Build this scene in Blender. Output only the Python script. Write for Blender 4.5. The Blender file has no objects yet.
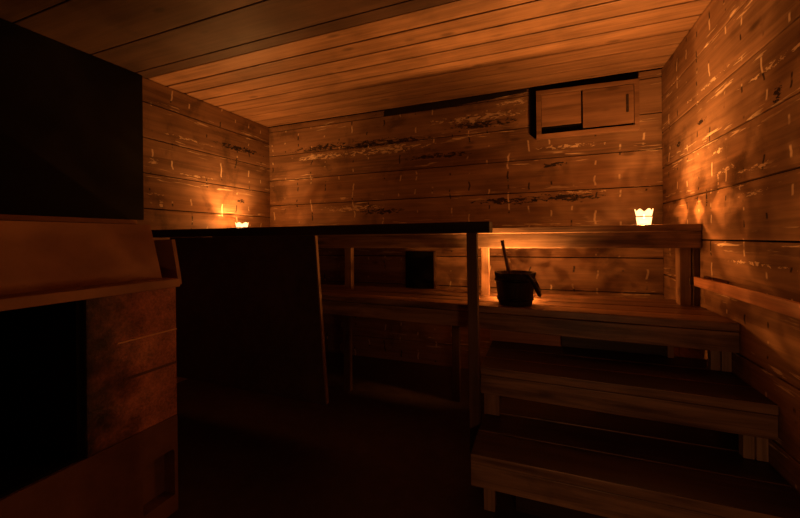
import bpy, bmesh, math, random
from mathutils import Vector, Matrix, noise as mnoise

random.seed(7)
S = bpy.context.scene
C = S.collection
H = 1.10                    # eye height above the floor
XL, XR, YB, ZC = -2.606, 0.80, 3.0, 1.16 + H
YF = -1.3

# ------------------------------------------------------------------ camera
f_px = 361.0
yaw, roll = math.radians(21.2), math.radians(0.6)
Fv = Vector((-math.sin(yaw), math.cos(yaw), 0)); Rv = Vector((math.cos(yaw), math.sin(yaw), 0)); Uv = Vector((0, 0, 1))
c_, s_ = math.cos(roll), math.sin(roll)
ir = Rv*c_ - Uv*s_
iu = Rv*s_ + Uv*c_
cam_data = bpy.data.cameras.new('camera'); cam = bpy.data.objects.new('camera', cam_data); C.objects.link(cam)
cam.matrix_world = Matrix(((ir.x, iu.x, -Fv.x, 0), (ir.y, iu.y, -Fv.y, 0), (ir.z, iu.z, -Fv.z, H), (0, 0, 0, 1)))
cam_data.sensor_width = 36; cam_data.lens = f_px/800*36
cam_data.shift_y = -21.0/800
cam_data.clip_start = 0.02
S.camera = cam

# ------------------------------------------------------------------ world, light, exposure
W = bpy.data.worlds.new('world'); S.world = W; W.use_nodes = True
W.node_tree.nodes['Background'].inputs[0].default_value = (0.3, 0.5, 0.15, 1)
W.node_tree.nodes['Background'].inputs[1].default_value = 0.002
vs = S.view_settings
vs.view_transform = 'Standard'; vs.look = 'None'; vs.gamma = 1.0; vs.use_curve_mapping = False
vs.exposure = 0.0

CANDLE_COL = (1.0, 0.37, 0.085)
P_RIGHT, P_LEFT, P_BUCKET, P_FILL = 48.0, 46.0, 82.0, 4.6

def fill_lamp(name, loc, power, col, rad):
    l = bpy.data.lights.new(name, 'POINT'); l.energy = power; l.color = col; l.shadow_soft_size = rad
    o = bpy.data.objects.new(name, l); o.location = loc; C.objects.link(o); return o
fill_lamp('camera_side_fill', (0.22, 0.15, 0.56), P_FILL, (1.0, 0.40, 0.15), 0.05)  # unseen lamp without a fitting, added to light the steps and stove

# ------------------------------------------------------------------ materials
def new_mat(name):
    m = bpy.data.materials.new(name); m.use_nodes = True
    nt = m.node_tree; nt.nodes.clear(); return m, nt
class G:
    """tiny node helper"""
    def __init__(s, nt): s.nt = nt
    def n(s, t, **k):
        x = s.nt.nodes.new(t)
        for a, b in k.items(): setattr(x, a, b)
        return x
    def l(s, a, b): s.nt.links.new(a, b)
    def put(s, sock, v):
        if isinstance(v, bpy.types.NodeSocket): s.l(v, sock)
        else: sock.default_value = v
    def math(s, op, a, b=0.0, c=0.0, clamp=False):
        x = s.n('ShaderNodeMath', operation=op, use_clamp=clamp)
        s.put(x.inputs[0], a); s.put(x.inputs[1], b); s.put(x.inputs[2], c)
        return x.outputs[0]
    def noise(s, vec, scale=1.0, detail=4.0, rough=0.55, dist=0.0):
        x = s.n('ShaderNodeTexNoise'); s.l(vec, x.inputs['Vector'])
        x.inputs['Scale'].default_value = scale; x.inputs['Detail'].default_value = detail
        x.inputs['Roughness'].default_value = rough; x.inputs['Distortion'].default_value = dist
        return x.outputs[0]
    def xyz(s, a, b, c):
        x = s.n('ShaderNodeCombineXYZ'); s.put(x.inputs[0], a); s.put(x.inputs[1], b); s.put(x.inputs[2], c); return x.outputs[0]
    def ramp(s, v, lo, hi, smooth=True):
        x = s.n('ShaderNodeMapRange'); x.interpolation_type = 'SMOOTHSTEP' if smooth else 'LINEAR'
        s.put(x.inputs[0], v); x.inputs[1].default_value = lo; x.inputs[2].default_value = hi
        return x.outputs[0]
    def mix(s, f, a, b):
        x = s.n('ShaderNodeMix', data_type='RGBA'); s.put(x.inputs[0], f)
        s.put(x.inputs[6], a if isinstance(a, bpy.types.NodeSocket) else (*a, 1)); s.put(x.inputs[7], b if isinstance(b, bpy.types.NodeSocket) else (*b, 1))
        return x.outputs[2]

def wood(name, dark, light, axis='X', rough=0.5, boards=None, peel=0.0, patches=(), bump=0.35, spec=0.35, stain=0.35, seed=0.0):
    """boards = (coordinate across, pitch, offset): tone changes from board to board.
    patches = ellipses (u, z, ru, rz, kind) of peeled (1) or charred (-1) paint"""
    m, nt = new_mat(name); g = G(nt)
    out = g.n('ShaderNodeOutputMaterial'); b = g.n('ShaderNodeBsdfPrincipled'); g.l(b.outputs[0], out.inputs[0])
    geo = g.n('ShaderNodeNewGeometry'); sp = g.n('ShaderNodeSeparateXYZ'); g.l(geo.outputs['Position'], sp.inputs[0])
    X, Y, Z = sp.outputs
    info = g.n('ShaderNodeObjectInfo')
    rnd = g.math('MULTIPLY', info.outputs['Random'], 9.0)
    along = {'X': X, 'Y': Y, 'Z': Z}[axis]
    oth = {'X': (Y, Z), 'Y': (X, Z), 'Z': (X, Y)}[axis]
    shift = g.math('ADD', rnd, seed)
    tone = None
    if boards:
        cc = {'X': X, 'Y': Y, 'Z': Z}[boards[0]]
        idx = g.math('FLOOR', g.math('DIVIDE', g.math('SUBTRACT', cc, boards[2]), boards[1]))
        wn = g.n('ShaderNodeTexWhiteNoise', noise_dimensions='1D'); g.l(g.math('ADD', idx, seed + 0.37), wn.inputs['W'])
        tone = wn.outputs['Value']
        shift = g.math('ADD', shift, g.math('MULTIPLY', idx, 3.7))
        frac = g.math('FRACT', g.math('DIVIDE', g.math('SUBTRACT', cc, boards[2]), boards[1]))
    v1 = g.xyz(g.math('ADD', g.math('MULTIPLY', along, 1.6), shift), g.math('MULTIPLY', oth[0], 34.0), g.math('MULTIPLY', oth[1], 34.0))
    grain = g.noise(v1, 1.0, 6.0, 0.6, 0.6)
    v2 = g.xyz(g.math('ADD', g.math('MULTIPLY', along, 1.3), shift), g.math('MULTIPLY', oth[0], 6.0), g.math('MULTIPLY', oth[1], 6.0))
    broad = g.noise(v2, 1.0, 3.0, 0.5, 0.9)
    fac = g.math('ADD', g.math('MULTIPLY', g.ramp(grain, 0.3, 0.7), 0.55), g.math('MULTIPLY', g.ramp(broad, 0.3, 0.7), 0.45))
    fac = g.ramp(fac, 0.12, 0.88, False)
    if tone is not None: fac = g.math('ADD', g.math('MULTIPLY', fac, 0.7), g.math('MULTIPLY', tone, 0.3))
    col = g.mix(fac, dark, light)
    # knots
    vk = g.n('ShaderNodeTexVoronoi'); g.l(g.xyz(g.math('ADD', g.math('MULTIPLY', along, 2.6), shift), g.math('MULTIPLY', oth[0], 7.0), g.math('MULTIPLY', oth[1], 7.0)), vk.inputs['Vector']); vk.inputs['Scale'].default_value = 1.0
    kn = g.math('SUBTRACT', 1.0, g.ramp(vk.outputs['Distance'], 0.05, 0.16))
    col = g.mix(g.math('MULTIPLY', kn, 0.6), col, tuple(c*0.35 for c in dark))
    # weathered stains
    st = g.noise(geo.outputs['Position'], 3.1, 5.0, 0.65, 0.4)
    col = g.mix(g.math('MULTIPLY', g.ramp(st, 0.5, 0.72), stain), col, tuple(c*0.4 for c in dark))
    hgt = g.math('MULTIPLY', grain, 0.5)
    rg = rough
    if peel > 0:
        pale = (0.80, 0.62, 0.42)
        near_black = (0.018, 0.013, 0.012)
        # short vertical drips around the nails
        cellw = 0.155
        wob = g.math('MULTIPLY', g.math('SUBTRACT', g.noise(g.xyz(g.math('MULTIPLY', along, 2.0), g.math('MULTIPLY', Z, 5.0), seed + 7), 1.0, 3.0), 0.5), 0.6)
        aa = g.math('ADD', g.math('DIVIDE', along, cellw), wob)
        cell = g.math('FLOOR', aa)
        fr = g.math('ABSOLUTE', g.math('SUBTRACT', g.math('FRACT', aa), 0.5))
        thin = g.math('SUBTRACT', 1.0, g.ramp(fr, 0.02, 0.055))
        pres = g.ramp(g.noise(g.xyz(g.math('MULTIPLY', cell, 7.31), g.math('MULTIPLY', Z, 9.0), seed), 1.0, 2.0, 0.6), 0.57, 0.62)
        drip = g.math('MULTIPLY', thin, pres)
        pres2 = g.ramp(g.noise(g.xyz(g.math('MULTIPLY', cell, 5.17), g.math('MULTIPLY', Z, 9.0), seed + 40), 1.0, 2.0, 0.6), 0.585, 0.63)
        ck = g.math('MULTIPLY', thin, pres2)
        # long streaks lying close to the joints
        vh = g.xyz(g.math('MULTIPLY', along, 5.0), g.math('MULTIPLY', Z, 60.0), seed + 9)
        hs = g.ramp(g.noise(vh, 1.0, 3.0, 0.6, 0.5), 0.58, 0.65)
        near = g.math('SUBTRACT', 1.0, g.ramp(g.math('ABSOLUTE', g.math('SUBTRACT', frac, 0.5)), 0.26, 0.36))
        near = g.math('SUBTRACT', 1.0, near)
        hm = g.ramp(g.noise(g.xyz(g.math('MULTIPLY', along, 1.6), g.math('MULTIPLY', Z, 4.0), seed + 2), 1.0, 2.0), 0.46, 0.56)
        hs = g.math('MULTIPLY', g.math('MULTIPLY', hs, near), hm)
        pk = g.math('MAXIMUM', drip, hs)
        # dark short cracks
        col = g.mix(g.math('MULTIPLY', ck, 0.85), col, near_black)
        flake = g.noise(g.xyz(g.math('MULTIPLY', along, 17.0), g.math('MULTIPLY', Z, 48.0), seed + 3), 1.0, 6.0, 0.72, 0.6)
        for (u, z, ru, rz, kind) in patches:
            a = g.math('DIVIDE', g.math('SUBTRACT', along, u), ru)
            c = g.math('DIVIDE', g.math('SUBTRACT', Z, z + H), rz)
            d = g.math('SQRT', g.math('ADD', g.math('MULTIPLY', a, a), g.math('MULTIPLY', c, c)))
            e = g.math('SUBTRACT', flake, g.math('ADD', 0.475 if kind > 0 else 0.435, g.math('MULTIPLY', g.math('MULTIPLY', d, d), 0.14)))
            msk = g.ramp(e, 0.0, 0.04)
            if kind > 0: pk = g.math('MAXIMUM', pk, msk)
            else: col = g.mix(g.math('MULTIPLY', msk, 0.93), col, near_black)
        pk = g.math('MULTIPLY', pk, peel)
        col = g.mix(pk, col, pale)
        hgt = g.math('ADD', hgt, g.math('MULTIPLY', pk, -0.5))
        rr = g.n('ShaderNodeMix'); g.put(rr.inputs[0], pk); rr.inputs[2].default_value = rough; rr.inputs[3].default_value = 0.8
        rg = rr.outputs[0]
    # slight tone difference from part to part
    hsv = g.n('ShaderNodeHueSaturation'); g.l(col, hsv.inputs['Color'])
    g.l(g.math('ADD', 0.85, g.math('MULTIPLY', info.outputs['Random'], 0.3)), hsv.inputs['Value'])
    g.l(hsv.outputs[0], b.inputs['Base Color']); g.put(b.inputs['Roughness'], rg)
    b.inputs['Specular IOR Level'].default_value = spec
    bp = g.n('ShaderNodeBump'); bp.inputs['Strength'].default_value = bump; bp.inputs['Distance'].default_value = 0.004
    g.l(hgt, bp.inputs['Height']); g.l(bp.outputs[0], b.inputs['Normal'])
    return m

def plain(name, col, rough=0.6, metallic=0.0, spec=0.4, nscale=30.0, var=0.4, bump=0.3, bdist=0.003, dark_fade=None):
    m, nt = new_mat(name); g = G(nt)
    out = g.n('ShaderNodeOutputMaterial'); b = g.n('ShaderNodeBsdfPrincipled'); g.l(b.outputs[0], out.inputs[0])
    geo = g.n('ShaderNodeNewGeometry')
    n1 = g.noise(geo.outputs['Position'], nscale, 6.0, 0.65); n2 = g.noise(geo.outputs['Position'], nscale/9, 4.0, 0.6)
    f = g.math('ADD', g.math('MULTIPLY', g.ramp(n1, 0.3, 0.7), 0.5), g.math('MULTIPLY', g.ramp(n2, 0.3, 0.7), 0.5))
    cc = g.mix(f, tuple(c*(1-var) for c in col), tuple(min(1, c*(1+var)) for c in col))
    if dark_fade:      # darker towards the fire opening, with a noisy edge
        sp = g.n('ShaderNodeSeparateXYZ'); g.l(geo.outputs['Position'], sp.inputs[0])
        yy = g.math('ADD', sp.outputs[1], g.math('MULTIPLY', g.math('SUBTRACT', n2, 0.5), 0.25))
        cc = g.mix(g.ramp(yy, dark_fade[0], dark_fade[1]), (0.02, 0.012, 0.008), cc)
    g.l(cc, b.inputs['Base Color'])
    b.inputs['Roughness'].default_value = rough; b.inputs['Metallic'].default_value = metallic
    b.inputs['Specular IOR Level'].default_value = spec
    bp = g.n('ShaderNodeBump'); bp.inputs['Strength'].default_value = bump; bp.inputs['Distance'].default_value = bdist
    g.l(n1, bp.inputs['Height']); g.l(bp.outputs[0], b.inputs['Normal'])
    return m

def glow(name, col, strength, transp=0.0):
    m, nt = new_mat(name); g = G(nt)
    out = g.n('ShaderNodeOutputMaterial'); e = g.n('ShaderNodeEmission')
    e.inputs[0].default_value = (*col, 1); e.inputs[1].default_value = strength
    if transp:
        t = g.n('ShaderNodeBsdfTransparent'); t.inputs[0].default_value = (1, 0.93, 0.85, 1)
        mx = g.n('ShaderNodeMixShader'); mx.inputs[0].default_value = 1 - transp
        g.l(t.outputs[0], mx.inputs[1]); g.l(e.outputs[0], mx.inputs[2]); g.l(mx.outputs[0], out.inputs[0])
    else: g.l(e.outputs[0], out.inputs[0])
    return m

WD, WLT = (0.145, 0.082, 0.046), (0.36, 0.21, 0.12)
back_patches = [
    (-0.75, 1.135, 0.62, 0.035, -1), (-1.95, 0.885, 0.42, 0.035, -1), (-1.35, 0.865, 0.5, 0.045, -1), (-1.3, 0.80, 0.55, 0.05, 1),
    (-1.95, 0.80, 0.4, 0.035, 1), (-0.8, 0.70, 0.35, 0.022, -1), (-0.45, 0.98, 0.45, 0.05, 1), (-0.15, 1.07, 0.2, 0.03, 1), (-0.45, 0.93, 0.3, 0.05, -1),
    (-1.62, 0.285, 0.40, 0.035, 1), (-1.33, 0.245, 0.24, 0.032, -1), (-0.22, 0.29, 0.30, 0.035, -1), (0.18, 0.295, 0.26, 0.04, -1), (0.25, 0.33, 0.2, 0.02, 1),
    (0.2, 0.68, 0.3, 0.02, 1), (0.1, 0.55, 0.1, 0.02, -1)]
right_patches = [(1.86, 0.165, 0.13, 0.014, 1), (1.97, 0.21, 0.012, 0.05, 1), (1.82, 0.265, 0.20, 0.016, 1), (2.10, 0.30, 0.12, 0.018, 1), (2.17, 0.25, 0.012, 0.07, 1), (2.3, 0.19, 0.012, 0.05, -1), (2.45, 0.2, 0.05, 0.012, -1), (2.15, 0.40, 0.1, 0.014, 1), (1.7, 0.62, 0.3, 0.015, 1),
                 (2.3, 0.76, 0.3, 0.014, 1), (2.7, 0.56, 0.05, 0.02, -1), (2.35, 0.60, 0.06, 0.015, -1), (1.7, 0.5, 0.03, 0.05, -1), (1.9, -0.12, 0.3, 0.012, 1)]
left_patches = [(1.80, 0.335, 0.10, 0.012, 1), (2.62, 0.36, 0.06, 0.025, -1), (1.80, 0.575, 0.06, 0.03, 1), (2.1, 0.80, 0.3, 0.014, 1), (2.6, 0.85, 0.3, 0.03, -1), (2.2, 0.52, 0.25, 0.01, 1), (1.85, 0.27, 0.02, 0.05, 1)]
M = {}
M['wall_back'] = wood('old painted boards across', WD, WLT, 'X', 0.5, ('Z', 0.25, H + 0.104), 0.75, back_patches, seed=1.0, stain=0.6, spec=0.15)
M['wall_right'] = wood('old painted boards right', WD, WLT, 'Y', 0.8, ('Z', 0.247, H - 0.027), 0.8, right_patches, seed=4.0, stain=0.6, spec=0.02)
M['wall_left'] = wood('old painted boards left', WD, WLT, 'Y', 0.5, ('Z', 0.25, H + 0.229), 0.75, left_patches, seed=8.0, stain=0.6, spec=0.15)
M['wall_front'] = wood('old painted boards front', WD, WLT, 'X', 0.5, ('Z', 0.25, H + 0.104), 0.4, (), seed=12.0)
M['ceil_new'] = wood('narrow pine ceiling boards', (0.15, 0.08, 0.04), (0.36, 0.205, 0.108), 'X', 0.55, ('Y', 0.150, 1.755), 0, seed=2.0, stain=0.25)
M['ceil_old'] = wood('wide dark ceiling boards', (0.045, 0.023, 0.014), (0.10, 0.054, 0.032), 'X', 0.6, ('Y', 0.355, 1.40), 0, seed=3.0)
M['bench'] = wood('worn bench wood', (0.12, 0.068, 0.04), (0.46, 0.28, 0.165), 'X', 0.4, None, 0, bump=0.5, spec=0.5, stain=0.45)
M['bench_y'] = wood('worn rail wood', (0.42, 0.17, 0.08), (0.75, 0.36, 0.18), 'Y', 0.45, None, 0, bump=0.5, spec=0.5, stain=0.3)
M['lit_board'] = wood('reddish lit-toned board', (0.45, 0.18, 0.08), (0.80, 0.38, 0.19), 'X', 0.5)  # light falling on the riser is put into this brighter wood
M['newpost'] = wood('lighter upright timber', (0.30, 0.19, 0.12), (0.62, 0.42, 0.28), 'Z', 0.5)
M['shaded_wood'] = wood('shade-toned bench wood', (0.022, 0.013, 0.009), (0.07, 0.042, 0.028), 'X', 0.45, None, 0, bump=0.6, spec=0.5, stain=0.5)  # shade on the step tops is put into this darker wood
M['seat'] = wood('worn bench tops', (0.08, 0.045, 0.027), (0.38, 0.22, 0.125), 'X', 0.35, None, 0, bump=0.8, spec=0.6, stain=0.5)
M['post'] = wood('upright timber', (0.15, 0.085, 0.05), (0.36, 0.215, 0.125), 'Z', 0.5, None, 0, bump=0.5)
M['darkpost'] = wood('dark upright timber', (0.07, 0.038, 0.022), (0.15, 0.085, 0.05), 'Z', 0.55, None, 0, bump=0.5)
M['rail'] = wood('dark rail timber', (0.02, 0.012, 0.008), (0.06, 0.034, 0.022), 'X', 0.6, None, 0)
M['vent'] = wood('vent frame timber', (0.15, 0.078, 0.042), (0.30, 0.165, 0.09), 'X', 0.5, None, 0, bump=0.3, stain=0.2)
M['ply'] = plain('dark stained plywood', (0.08, 0.05, 0.034), 0.6, 0, 0.3, 18, 0.3, 0.15)
M['slope'] = plain('brown fibre panel', (0.36, 0.18, 0.09), 0.55, 0, 0.4, 9, 0.2, 0.1)
M['sheet'] = plain('black heat shield', (0.007, 0.0065, 0.005), 0.6, 0, 0.15, 12, 0.3, 0.1)
M['black'] = plain('flat black', (0.006, 0.005, 0.004), 0.9, 0, 0.1)
M['near_black'] = plain('near-black strip', (0.016, 0.011, 0.010), 0.8, 0, 0.2)
M['rock'] = plain('rough stove lining', (0.43, 0.15, 0.08), 0.42, 0, 0.6, 110, 0.6, 1.0, 0.006, (0.70, 0.93))
M['edge'] = plain('painted edge highlight', (0.95, 0.42, 0.20), 0.4, 0, 0.5)
M['base'] = plain('smooth masonry base', (0.16, 0.07, 0.04), 0.55, 0, 0.4, 14, 0.25, 0.2)
M['floor'] = plain('damp concrete floor', (0.05, 0.032, 0.022), 0.6, 0, 0.4, 14, 0.35, 0.4)
M['iron'] = plain('dark iron', (0.03, 0.025, 0.022), 0.4, 0.9, 0.5, 40, 0.2, 0.1)
M['bucket'] = wood('dark bucket staves', (0.012, 0.007, 0.005), (0.04, 0.023, 0.014), 'Z', 0.6, None, 0)
M['ladle'] = wood('ladle wood', (0.10, 0.055, 0.035), (0.2, 0.11, 0.065), 'Z', 0.5, None, 0)
M['glass'] = glow('glowing frosted glass', (1.0, 0.50, 0.17), 4.5, 0.5)
M['wax'] = glow('glowing wax', (1.0, 0.7, 0.35), 3.5)
M['flame'] = glow('flame', (1.0, 0.75, 0.35), 30.0)
M['wick'] = plain('wick', (0.01, 0.01, 0.01), 0.9)
M['groove'] = plain('painted band', (0.08, 0.035, 0.02), 0.6)

# ------------------------------------------------------------------ mesh helpers
def obj(name, bm, mats, parent=None, loc=None):
    me = bpy.data.meshes.new(name); bmesh.ops.recalc_face_normals(bm, faces=bm.faces); bm.to_mesh(me); bm.free()
    if not isinstance(mats, (list, tuple)): mats = [mats]
    for mt in mats: me.materials.append(mt)
    o = bpy.data.objects.new(name, me); C.objects.link(o)
    if parent:
        o.parent = parent; o.matrix_parent_inverse = Matrix.Translation(parent.location).inverted()
    return o
def box(bm, x0, x1, y0, y1, z0, z1, mi=0, bev=0.0, skew=None):
    vs_ = [bm.verts.new((x, y, z)) for x in (x0, x1) for y in (y0, y1) for z in (z0, z1)]
    if skew:
        for v in vs_: v.co = Vector(skew(v.co))
    q = [(0, 1, 3, 2), (4, 6, 7, 5), (0, 4, 5, 1), (2, 3, 7, 6), (0, 2, 6, 4), (1, 5, 7, 3)]
    fs = [bm.faces.new([vs_[i] for i in f]) for f in q]
    for f in fs: f.material_index = mi
    if bev:
        es = list({e for f in fs for e in f.edges})
        r = bmesh.ops.bevel(bm, geom=es, offset=bev, segments=2, affect='EDGES', profile=0.6)
        for f in r['faces']: f.material_index = mi
    return vs_
def B(x0, x1, y0, y1, z0, z1, bev=0.003, skew=None):
    bm = bmesh.new(); box(bm, x0, x1, y0, y1, z0, z1, 0, bev, skew); return bm
def prism(pts, d):
    """closed polygon pts (3-D) extruded along vector d"""
    bm = bmesh.new(); a = [bm.verts.new(p) for p in pts]; b = [bm.verts.new(Vector(p) + Vector(d)) for p in pts]
    bm.faces.new(a); bm.faces.new(b[::-1]); n = len(a)
    for i in range(n): bm.faces.new((a[i], b[i], b[(i+1) % n], a[(i+1) % n]))
    return bm
def tube(bm, pts, rad, seg=10, closed=False):
    P = [Vector(p) for p in pts]; rings = []
    for i, p in enumerate(P):
        t = (P[min(i+1, len(P)-1)] - P[max(i-1, 0)]).normalized()
        a = t.cross(Vector((0, 0, 1))); a = a.normalized() if a.length > 1e-4 else Vector((1, 0, 0)); b = t.cross(a).normalized()
        r = rad[i] if isinstance(rad, (list, tuple)) else rad
        rings.append([bm.verts.new(p + (a*math.cos(k*2*math.pi/seg) + b*math.sin(k*2*math.pi/seg))*r) for k in range(seg)])
    for i in range(len(rings)-1):
        for k in range(seg): bm.faces.new((rings[i][k], rings[i][(k+1) % seg], rings[i+1][(k+1) % seg], rings[i+1][k]))
    bm.faces.new(rings[0][::-1]); bm.faces.new(rings[-1])
def lathe(bm, prof, cx, cy, z0, seg=32, rim=None):
    rings = []
    for (r, z) in prof:
        if r < 1e-5: rings.append([bm.verts.new((cx, cy, z0+z))]); continue
        rings.append([])
        for k in range(seg):
            a = 2*math.pi*k/seg; dr, dz = (rim(a, r, z) if rim else (0, 0))
            rings[-1].append(bm.verts.new((cx + (r+dr)*math.cos(a), cy + (r+dr)*math.sin(a), z0+z+dz)))
    for i in range(len(rings)-1):
        A, Bq = rings[i], rings[i+1]
        for k in range(seg):
            k2 = (k+1) % seg
            if len(A) == 1 and len(Bq) == 1: continue
            if len(A) == 1: bm.faces.new((A[0], Bq[k], Bq[k2]))
            elif len(Bq) == 1: bm.faces.new((A[k], A[k2], Bq[0]))
            else: bm.faces.new((A[k], A[k2], Bq[k2], Bq[k]))
def smooth(o):
    for p in o.data.polygons: p.use_smooth = True
def thing(name, label, cat, loc, group=None):
    o = bpy.data.objects.new(name, None); C.objects.link(o); o.location = loc; o['label'] = label; o['category'] = cat
    o.empty_display_size = 0.1
    if group: o['group'] = group
    return o
def tag(o, label, cat, group=None):
    o['label'] = label; o['category'] = cat
    if group: o['group'] = group
def struct(name, bm, mats):
    o = obj(name, bm, mats); o['kind'] = 'structure'; return o

# ------------------------------------------------------------------ room shell
gap = 0.0035
def joints(lo, hi, ref, pitch):
    k = math.floor((lo - ref)/pitch) + 1; r = [lo]
    while ref + k*pitch < hi - 0.004:
        r.append(ref + k*pitch); k += 1
    return r + [hi]
struct('floor', B(XL-0.15, XR+0.15, YF-0.15, YB+0.15, -0.1, 0, 0), M['floor'])
bm = bmesh.new(); box(bm, XL-0.15, XR+0.15, YB+0.02, YB+0.15, 0, ZC+0.03, 1)
js = [0, 0.19, 0.44, 0.69, 0.94, 1.17, H+0.346, H+0.602, H+0.855, H+1.104, ZC]
for a, b in zip(js[:-1], js[1:]): box(bm, XL+0.001, XR-0.001, YB, YB+0.03, a+gap, b-gap, 0, 0.003)
struct('wall_back', bm, [M['wall_back'], M['black']])
bm = bmesh.new(); box(bm, XR+0.02, XR+0.15, YF, YB, 0, ZC+0.03, 1)
js = joints(0, ZC, H-0.027, 0.247)
for a, b in zip(js[:-1], js[1:]): box(bm, XR, XR+0.03, YF, YB+0.01, a+gap, b-gap, 0, 0.003)
struct('wall_right', bm, [M['wall_right'], M['black']])
bm = bmesh.new(); box(bm, XL-0.15, XL-0.02, YF, YB, 0, ZC+0.03, 1)
js = joints(0, ZC, H+0.229, 0.2525)
for a, b in zip(js[:-1], js[1:]): box(bm, XL-0.03, XL, YF, YB+0.01, a+gap, b-gap, 0, 0.003)
struct('wall_left', bm, [M['wall_left'], M['black']])
bm = bmesh.new(); box(bm, XL-0.15, XR+0.15, YF-0.15, YF-0.02, 0, ZC+0.03, 1)
js = joints(0, ZC, H+0.104, 0.25)
for a, b in zip(js[:-1], js[1:]): box(bm, XL, XR, YF-0.03, YF, a+gap, b-gap, 0, 0.003)
struct('wall_front', bm, [M['wall_front'], M['black']])
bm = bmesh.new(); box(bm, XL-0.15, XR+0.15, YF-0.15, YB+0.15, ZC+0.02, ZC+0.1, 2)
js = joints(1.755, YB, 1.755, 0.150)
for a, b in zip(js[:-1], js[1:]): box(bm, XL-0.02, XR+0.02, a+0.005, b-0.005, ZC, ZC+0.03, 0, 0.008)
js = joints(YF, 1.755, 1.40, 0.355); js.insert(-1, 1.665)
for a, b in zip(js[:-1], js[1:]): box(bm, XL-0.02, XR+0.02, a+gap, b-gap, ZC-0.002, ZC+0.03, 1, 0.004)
struct('ceiling', bm, [M['ceil_new'], M['ceil_old'], M['black']])
struct('top_strip_1', prism([(-1.31, YB-0.004, ZC-0.057), (-0.75, YB-0.004, ZC-0.056), (-0.40, YB-0.004, ZC-0.045), (-0.085, YB-0.004, ZC-0.026), (-0.085, YB-0.004, ZC-0.002), (-1.30, YB-0.004, ZC-0.002)], (0, 0.006, 0)), M['near_black'])  # thin near-black strip along the top of the back wall

# black sheet over the left wall
t = thing('heat_shield', 'large black sheet heat shield covering the left wall up to the ceiling', 'heat shield', (XL, 0.4, H+0.15))
obj('metal_sheet', B(XL+0.002, XL+0.02, -0.9, 1.71, H+0.145, ZC-0.004, 0.002), M['sheet'], t)
obj('bottom_strip', B(XL+0.002, XL+0.028, -0.9, 1.66, H+0.115, H+0.143, 0.002), M['slope'], t)

# ------------------------------------------------------------------ vent on the back wall
YV = YB - 0.05
t = thing('wall_vent', 'wooden framed sliding vent box high on the back wall near the ceiling', 'vent', (0.3, YB, H+0.93))
x0, x1, z0, z1 = -0.018, 0.655, H+0.742, H+1.108
def vsk(c):
    k = (c.x-x0)/(x1-x0); h = (c.z-z0)/(z1-z0)
    return (c.x, c.y, c.z + h*(0.004 - 0.017*k))
o = obj('black_band', prism([(-0.070, YB-0.001, H+0.80), (-0.03, YB-0.001, H+0.765), (0.657, YB-0.001, H+0.765), (0.657, YB-0.001, ZC-0.003), (-0.070, YB-0.001, ZC-0.003)], (0, -0.007, 0)), M['black'], t); o['label'] = 'black edge around the vent'  # flat black shape, reaching past the frame at left and top
obj('frame_board', B(x0, x1, YV, YB-0.0085, z1-0.030, z1, 0.003, vsk), M['vent'], t)
obj('frame_board', B(x0, x1, YV, YB-0.0085, z0, z0+0.036, 0.003, vsk), M['vent'], t)
obj('frame_board', B(x0, x0+0.036, YV+0.001, YB-0.0085, z0+0.036, z1-0.030, 0.003, vsk), M['vent'], t)
obj('frame_board', B(x1-0.03, x1, YV+0.001, YB-0.0085, z0+0.036, z1-0.030, 0.003, vsk), M['vent'], t)
o = obj('back_board', B(x0+0.036, x1-0.03, YB-0.012, YB-0.0085, z0+0.036, z1-0.030, 0, vsk), M['black'], t); o['label'] = 'black vent opening'
obj('sliding_door', B(x0+0.038, 0.292, YB-0.030, YB-0.018, z0+0.096, z1-0.032, 0.002, vsk), M['vent'], t)
dr = obj('sliding_door', B(0.302, x1-0.032, YB-0.044, YB-0.032, z0+0.052, z1-0.034, 0.002, vsk), M['vent'], t)
bm = B(0.575, 0.591, YB-0.052, YB-0.044, H+0.875, H+1.005, 0.003, vsk)
obj('door_handle', bm, M['rail'], dr)

# ------------------------------------------------------------------ benches
def bench(name, label, xa, xb, yf, yb_, ztop, n, legs, group=None, tb=0.038, ap=0.088, slope=0.0, apron_x=None, top='seat'):
    t = thing(name, label, 'bench', ((xa+xb)/2, yf, 0), group)
    sk = (lambda c: (c.x, c.y - slope*(c.x - xa) if c.y < yb_ - 1e-4 else c.y, c.z)) if slope else None
    w = (yb_ - yf)/n
    for i in range(n):
        ya = yf + i*w; yc = yf + (i+1)*w - 0.012
        s2 = (lambda c: (c.x, c.y - slope*(c.x - xa)*(1 - (c.y-yf)/(yb_-yf)), c.z)) if slope else None
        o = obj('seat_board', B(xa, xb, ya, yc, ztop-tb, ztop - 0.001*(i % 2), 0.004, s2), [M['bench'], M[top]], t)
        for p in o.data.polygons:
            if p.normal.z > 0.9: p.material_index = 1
    s3 = (lambda c: (c.x, c.y - slope*(c.x - xa), c.z)) if slope else None
    ax0, ax1 = apron_x or (xa, xb)
    obj('apron', B(ax0, ax1, yf+0.004, yf+0.034, ztop-tb-0.004-ap, ztop-tb-0.003, 0.003, s3), M['bench'], t)
    for (lx0, lx1, ly0, ly1, zb, mat) in legs:
        dy = slope*((lx0+lx1)/2 - xa)
        obj('leg', B(lx0, lx1, ly0-dy, ly1-dy, zb, ztop-tb-0.002 if ly0 - yf > 0.03 else ztop-tb-ap-0.004, 0.003), M[mat], t)
    return t
e = 0.003
Z1, Z2, Z3, Z4 = H+0.060, H-0.382, H-0.618, H-0.862
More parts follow.
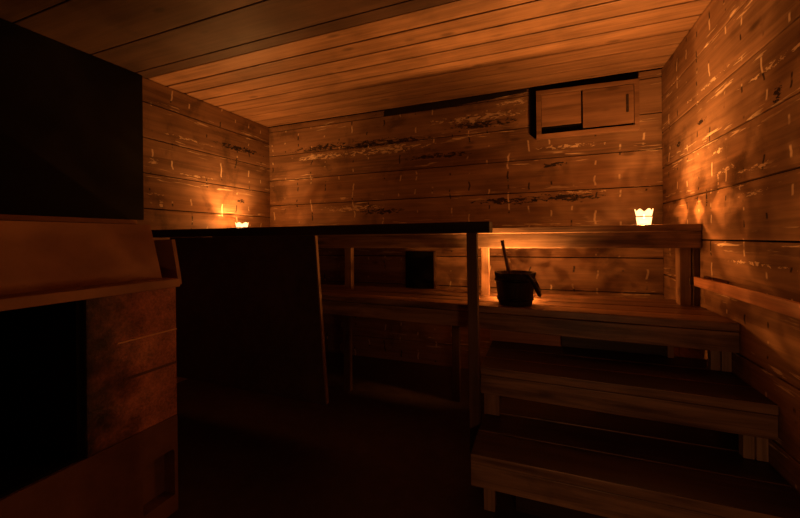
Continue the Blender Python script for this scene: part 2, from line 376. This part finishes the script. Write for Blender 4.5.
bench('sauna_bench', 'highest wooden sauna bench along the back wall, with two glowing candles', XL+e, XR-e, 2.351, 2.99, Z1, 4,
      [(-0.362, -0.312, 2.392, 2.44, Z2, 'post'), (-1.38, -1.325, 2.392, 2.44, Z2, 'post'), (0.71, 0.762, 2.392, 2.46, Z2, 'post'),
       (0.768, XR-e, 2.386, 2.43, Z2, 'darkpost'), (-2.45, -2.40, 2.392, 2.44, Z2, 'post')])
lb = bench('sauna_bench', 'second highest wooden sauna bench carrying the dark bucket', XL+e, XR-e, 2.19, 2.62, Z2, 4,
      [(0.722, 0.757, 2.262, 2.30, Z3, 'newpost'), (0.762, XR-e, 2.262, 2.30, Z3, 'newpost'), (-1.33, -1.28, 2.36, 2.40, 0, 'darkpost'),  # darkpost legs carry the shade under the bench in their colour
       (0.595, 0.622, 2.39, 2.41, Z3, 'post'), (-0.56, -0.51, 2.52, 2.56, 0, 'darkpost'), (-2.4, -2.35, 2.3, 2.35, 0, 'post')], slope=0.064)
o = obj('riser_board', B(-0.285, 0.10, 2.20, 2.218, Z3+0.002, H-0.525, 0.003), M['lit_board'], lb); o['label'] = 'reddish riser board, brightened as if lit'
obj('riser_board', B(0.105, 0.60, 2.206, 2.222, Z3+0.002, H-0.525, 0.003), M['shaded_wood'], lb)  # rest of the riser in shade-toned wood, as the light on it fades
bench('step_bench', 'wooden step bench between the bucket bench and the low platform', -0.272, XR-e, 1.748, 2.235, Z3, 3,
      [(0.722, 0.757, 1.812, 1.85, Z4, 'newpost'), (0.762, XR-e, 1.812, 1.85, Z4, 'newpost'), (-0.262, -0.19, 1.790, 1.835, Z4, 'post')], slope=0.04, top='shaded_wood')
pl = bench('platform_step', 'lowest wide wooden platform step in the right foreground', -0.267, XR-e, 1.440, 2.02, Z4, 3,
      [(-0.222, -0.178, 1.476, 1.52, 0, 'post'), (0.70, 0.75, 1.476, 1.52, 0, 'post')], top='shaded_wood')
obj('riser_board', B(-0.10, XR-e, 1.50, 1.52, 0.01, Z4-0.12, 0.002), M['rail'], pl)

# hand rail board on the right wall
t = thing('wall_rail', 'reddish wooden rail board fixed along the right wall beside the benches', 'rail', (XR-0.05, 1.4, H-0.24))
obj('rail_board', B(XR-0.052, XR-0.030, -0.6, 2.318, H-0.266, H-0.218, 0.003), M['bench_y'], t)
for y in (2.29, 1.2, 0.1):
    obj('bracket', B(XR-0.066 if y > 2 else XR-0.03, XR-0.001, y+0.03 if y > 2 else y, y+0.05, H-0.262, H-0.224, 0.002), M['rail'], t)
obj('bracket', B(XR-0.032, XR-0.001, 2.20, 2.33, H-0.258, H-0.23, 0.002), M['rail'], t)

# ------------------------------------------------------------------ partition in front of the benches
t = thing('partition_railing', 'dark timber railing on a thin post in front of the benches', 'railing', (-0.3, 1.70, 0))
RT, RB = H+0.070, H+0.020
obj('top_rail', B(XL+0.002, -0.207, 1.625, 1.735, RB, RT, 0.004), M['rail'], t)
obj('post', B(-0.322, -0.275, 1.690, 1.734, 0, RB, 0.003, lambda c: (c.x + (1.1-c.z)*0.006, c.y, c.z)), M['darkpost'], t)
obj('panel', prism([(-2.30, 1.688, H-0.90), (-1.095, 1.688, H-0.91), (-1.160, 1.688, RB-0.001), (-2.30, 1.688, RB-0.001)], (0, 0.014, 0)), M['ply'], t)
obj('panel_edge', prism([(-1.098, 1.684, H-0.90), (-1.090, 1.684, H-0.90), (-1.153, 1.684, RB-0.002), (-1.161, 1.684, RB-0.002)], (0, 0.020, 0)), M['post'], t)

# ------------------------------------------------------------------ stove surround on the left
t = thing('stove_surround', 'brown masonry stove surround with sloping panel and ledge at left', 'stove', (-1.6, 0.5, 0))
XS, YE = -1.389, 1.044
zb0, zb1 = H-0.71, H-0.190
bm = bmesh.new()
box(bm, XL+0.003, XS, 0.73, YE, zb0, zb1, 0, 0.004)
obj('side_wall', bm, M['rock'], t)
obj('side_wall', B(XL+0.003, XS, -0.25, 0.525, zb0, zb1, 0.004), M['base'], t)
o = obj('fire_recess', B(XL+0.003, -1.95, 0.5255, 0.7295, zb0, zb1, 0), M['black'], t); o['label'] = 'black recess'
obj('recess_lining', B(XL+0.003, XS-0.012, 0.708, 0.7295, zb0, zb1, 0), M['black'], t)  # black faces added so the recess sides and floor stay black
obj('recess_lining', B(-1.949, XS-0.012, 0.5255, 0.707, zb0, zb0+0.01, 0), M['black'], t)
obj('seam_strip', B(XS+0.0002, XS+0.007, 0.82, YE-0.003, H-0.3625, H-0.3575, 0.001), M['edge'], t)  # light caught on the seam is put into its bright colour
obj('seam_strip', B(XS+0.0002, XS+0.004, 0.84, YE-0.003, H-0.500, H-0.490, 0.001), M['base'], t)
# base with an arched ash opening
bm = bmesh.new()
box(bm, XL+0.003, XS-0.06, -0.25, YE, 0.002, zb0-0.001, 0)
def yz(y, z): return (XS-0.06, y, z)
ya, yb2, zt, zl, r = 0.905, 1.030, H-0.842, H-1.03, 0.035
arc = [(ya + r - r*math.cos(a), zt - r + r*math.sin(a)) for a in [k*math.pi/2/6 for k in range(7)]]
arc2 = [(yb2 - 0.01 + 0.01*math.sin(a), zt - 0.01 + 0.01*math.cos(a)) for a in [k*math.pi/2/4 for k in range(5)]]
loop = [(ya, zl)] + arc + arc2 + [(yb2, zl)]
outer = [(-0.25, 0.002), (-0.25, zb0-0.001), (YE, zb0-0.001), (YE, 0.002)]
# face with hole by strips
def quadprism(poly): 
    p = prism([yz(a, b) for a, b in poly], (0.06, 0, 0)); me = bpy.data.meshes.new('q'); p.to_mesh(me); p.free(); bm.from_mesh(me); bpy.data.meshes.remove(me)
quadprism([(-0.25, 0.002), (-0.25, zb0-0.001), (ya, zb0-0.001), (ya, 0.002)])
quadprism([(ya, zb0-0.001), (yb2, zb0-0.001)] + [(yb2, zt-0.01)] + arc2[::-1][1:] + arc[::-1])
quadprism([(yb2, zb0-0.001), (YE, zb0-0.001), (YE, 0.002), (yb2, 0.002)])
quadprism([(ya, 0.002), (ya, zl), (yb2, zl), (yb2, 0.002)])
obj('base', bm, M['base'], t)
# ledge
obj('ledge', B(XL+0.003, XS+0.018, -0.25, YE+0.006, zb1+0.001, H-0.155, 0.004), M['slope'], t)
# sloping panel
y1p = 1.10 - 0.06
def lerp(a, b, k): return tuple(a[i]+(b[i]-a[i])*k for i in range(3))
b1 = (-1.4655, 1.040, H-0.1545); t1 = (-1.528, 1.036, H+0.066)
obj('sloping_panel', prism([(b1[0], -0.25, b1[2]), b1, t1, (t1[0], -0.25, t1[2]+0.0)], (-0.02, 0, -0.003)), M['slope'], t)
obj('end_board', prism([(-1.79, 1.100, H-0.19), (-1.447, 1.100, H-0.19), (-1.4535, 1.100, H-0.155), (-1.488, 1.100, H+0.004), (-1.79, 1.100, H-0.002)], (0, 0.016, 0)), M['slope'], t)

# hatch on the back wall under the top bench
t = thing('wall_hatch', 'dark square hatch in the back wall below the highest bench', 'hatch', (-0.97, YB, H-0.3))
obj('hatch_board', B(-1.105, -0.85, YB-0.022, YB-0.001, H-0.48, H-0.12, 0.002), M['black'], t)
obj('side_batten', B(-0.848, -0.83, YB-0.03, YB-0.001, H-0.483, H-0.12, 0.002), M['post'], t)

# ------------------------------------------------------------------ bucket and ladle
bx, by, bz = -0.135, 2.150, Z2
t = thing('sauna_bucket', 'dark wooden sauna bucket with drooping handle on the second bench', 'bucket', (bx, by, bz))
bm = bmesh.new()
def stave(a, r, z): return (-0.0016*(abs(math.sin(a*8)) < 0.16) if r > 0.05 else 0, 0)
lathe(bm, [(0, 0.001), (0.088, 0.001), (0.092, 0.01), (0.110, 0.165), (0.114, 0.182), (0.104, 0.182), (0.083, 0.02), (0, 0.02)], bx, by, bz, 96, stave)
ob = obj('bucket_body', bm, M['bucket'], t); smooth(ob)
for z, r in ((0.035, 0.0960), (0.140, 0.1075)):
    bm = bmesh.new(); lathe(bm, [(r, z-0.008), (r+0.004, z-0.008), (r+0.0055, z+0.008), (r+0.0015, z+0.008), (r, z-0.008)], bx, by, bz, 48)
    smooth(obj('hoop', bm, M['iron'], t))
# bail drooping over the right side: a flat strap
pts = []
bm = bmesh.new()
path = [(0.055, -0.100, 0.205), (0.075, -0.106, 0.200), (0.095, -0.108, 0.175), (0.112, -0.106, 0.145), (0.124, -0.100, 0.115), (0.130, -0.085, 0.098), (0.134, -0.03, 0.085), (0.134, 0.03, 0.085), (0.130, 0.085, 0.098), (0.122, 0.10, 0.125), (0.1, 0.104, 0.17), (0.07, 0.10, 0.2)]
tube(bm, [(bx+a*0.98, by+b*0.92, bz+c-0.028) for a, b, c in path], [0.007, 0.009, 0.010, 0.011, 0.011, 0.009, 0.009, 0.009, 0.009, 0.008, 0.006, 0.005], 10)
smooth(obj('handle', bm, M['bucket'], t))
t = thing('ladle', 'wooden ladle standing in the bucket with its handle sticking up', 'ladle', (bx-0.02, by, bz+0.03))
bm = bmesh.new(); tube(bm, [(-0.135, 2.175, bz+0.07), (-0.172, 2.165, bz+0.19), (-0.192, 2.162, bz+0.29), (-0.205, 2.160, bz+0.363)], [0.008, 0.009, 0.009, 0.010], 12)
smooth(obj('handle', bm, M['ladle'], t))
bm = bmesh.new(); lathe(bm, [(0, 0), (0.028, 0.004), (0.038, 0.03), (0.035, 0.03), (0.026, 0.008), (0, 0.006)], -0.125, 2.185, bz+0.045, 24)
smooth(obj('bowl', bm, M['iron'], t))

# ------------------------------------------------------------------ candles
def gobo(l, seed, contrast, scale=2.6, diamonds=False):
    """the cut glass of the holder throws a mottled light: the pattern depends on direction only"""
    l.use_nodes = True; nt = l.node_tree; nt.nodes.clear(); g = G(nt)
    out = g.n('ShaderNodeOutputLight'); e = g.n('ShaderNodeEmission'); g.l(e.outputs[0], out.inputs[0])
    geo = g.n('ShaderNodeNewGeometry'); sp = g.n('ShaderNodeSeparateXYZ'); g.l(geo.outputs['Incoming'], sp.inputs[0])
    vt = g.n('ShaderNodeVectorMath', operation='ADD'); g.l(geo.outputs['Incoming'], vt.inputs[0]); vt.inputs[1].default_value = (seed, seed*1.7, seed*0.6)
    n1 = g.noise(vt.outputs[0], scale, 2.0, 0.5, 1.2)
    n2 = g.noise(vt.outputs[0], scale*2.9, 2.0, 0.5, 1.0)
    a = g.math('ADD', g.math('MULTIPLY', g.ramp(n1, 0.38, 0.64), 0.5), g.math('MULTIPLY', g.ramp(n2, 0.42, 0.62), 0.5))
    stg = g.math('ADD', 1.0 - contrast, g.math('MULTIPLY', a, contrast*2.0))
    zz = g.math('ABSOLUTE', sp.outputs[2])
    hi = g.math('MULTIPLY', g.ramp(zz, 0.45, 0.8), 0.75)
    stg = g.math('ADD', g.math('MULTIPLY', stg, g.math('SUBTRACT', 1.0, hi)), hi)
    if diamonds:
        X, Y, Z = sp.outputs
        az = g.math('SUBTRACT', g.math('ARCTAN2', Y, X), 0.33)
        fr = g.math('ABSOLUTE', g.math('SUBTRACT', g.math('FRACT', g.math('MULTIPLY', az, 8/(2*math.pi))), 0.5))
        up = g.math('ABSOLUTE', g.math('SUBTRACT', g.math('MULTIPLY', Z, 3.7), DZ))
        d = g.math('ADD', g.math('MULTIPLY', fr, 2.9), up)
        wave = g.math('ADD', 1.3, g.math('MULTIPLY', g.math('COSINE', g.math('MULTIPLY', d, 13.0)), 0.7))
        inside = g.math('SUBTRACT', 1.0, g.ramp(d, 0.85, 1.05))
        inside = g.math('MULTIPLY', inside, g.ramp(X, 0.35, 0.6))
        band = g.math('SUBTRACT', 1.0, g.ramp(up, 0.9, 1.5))
        stg = g.math('MULTIPLY', stg, g.math('SUBTRACT', 1.0, g.math('MULTIPLY', g.math('MULTIPLY', band, g.ramp(X, 0.2, 0.5)), 0.5)))
        stg = g.math('ADD', stg, g.math('MULTIPLY', inside, g.math('MULTIPLY', wave, 1.6)))
    g.l(stg, e.inputs[1])
DZ = 0.26

def candle(x, y, z, label, power, seed, contrast, s=1.0, diamonds=False, first=[None]):
    t = thing('candle_holder', label, 'candle', (x, y, z), 'glowing candle holders on the benches')
    def rim(a, r, zz):
        if zz > 0.07: return (0.003*math.cos(a*6), 0.008*math.cos(a*6+1.0))
        if zz > 0.04: return (0.001*math.cos(a*8), 0)
        return (0, 0)
    bm = bmesh.new()
    lathe(bm, [(0, 0.001), (0.034*s, 0.001), (0.036*s, 0.006), (0.041*s, 0.045), (0.040*s, 0.052), (0.046*s, 0.083), (0.043*s, 0.083), (0.0375*s, 0.052), (0.0385*s, 0.045), (0.033*s, 0.008), (0, 0.006)], x, y, z, 64, rim)
    o = obj('glass_cup', bm, M['glass'], t); smooth(o)
    bm = bmesh.new()
    lathe(bm, [(0.0412*s, 0.0440), (0.0434*s, 0.0440), (0.0434*s, 0.0500), (0.0412*s, 0.0500), (0.0412*s, 0.0440)], x, y, z, 64)
    obj('dark_band', bm, M['groove'], t)
    bm = bmesh.new(); lathe(bm, [(0, 0.009), (0.022*s, 0.009), (0.022*s, 0.026), (0, 0.025)], x, y, z, 32)
    obj('wax', bm, M['wax'], t)
    bm = bmesh.new(); tube(bm, [(x, y, z+0.025), (x+0.001, y, z+0.034)], 0.0008, 6); obj('wick', bm, M['wick'], t)
    bm = bmesh.new(); lathe(bm, [(0, 0.033), (0.003, 0.037), (0.0045, 0.043), (0.003, 0.052), (0, 0.062)], x, y, z, 16)
    o = obj('flame', bm, M['flame'], t); smooth(o)
    l = bpy.data.lights.new('candle_light', 'POINT'); l.energy = power; l.color = CANDLE_COL; l.shadow_soft_size = 0.012
    gobo(l, seed, contrast, diamonds=diamonds)
    lo = bpy.data.objects.new('candle_light', l); C.objects.link(lo); lo.parent = t; lo.location = (0, 0, 0.050)
candle(0.552, 2.415, Z1, 'bright glowing candle holder on the top bench near the right wall', P_RIGHT, 3.1, 0.45, 0.93, True)
candle(-2.425, 2.44, Z1, 'small glowing candle holder on the top bench in the left corner', P_LEFT, 8.3, 0.4, 1.12)
candle(-0.145, 2.315, Z2, 'candle holder glowing behind the dark bucket on the second bench', P_BUCKET, 5.2, 0.85, 0.95)
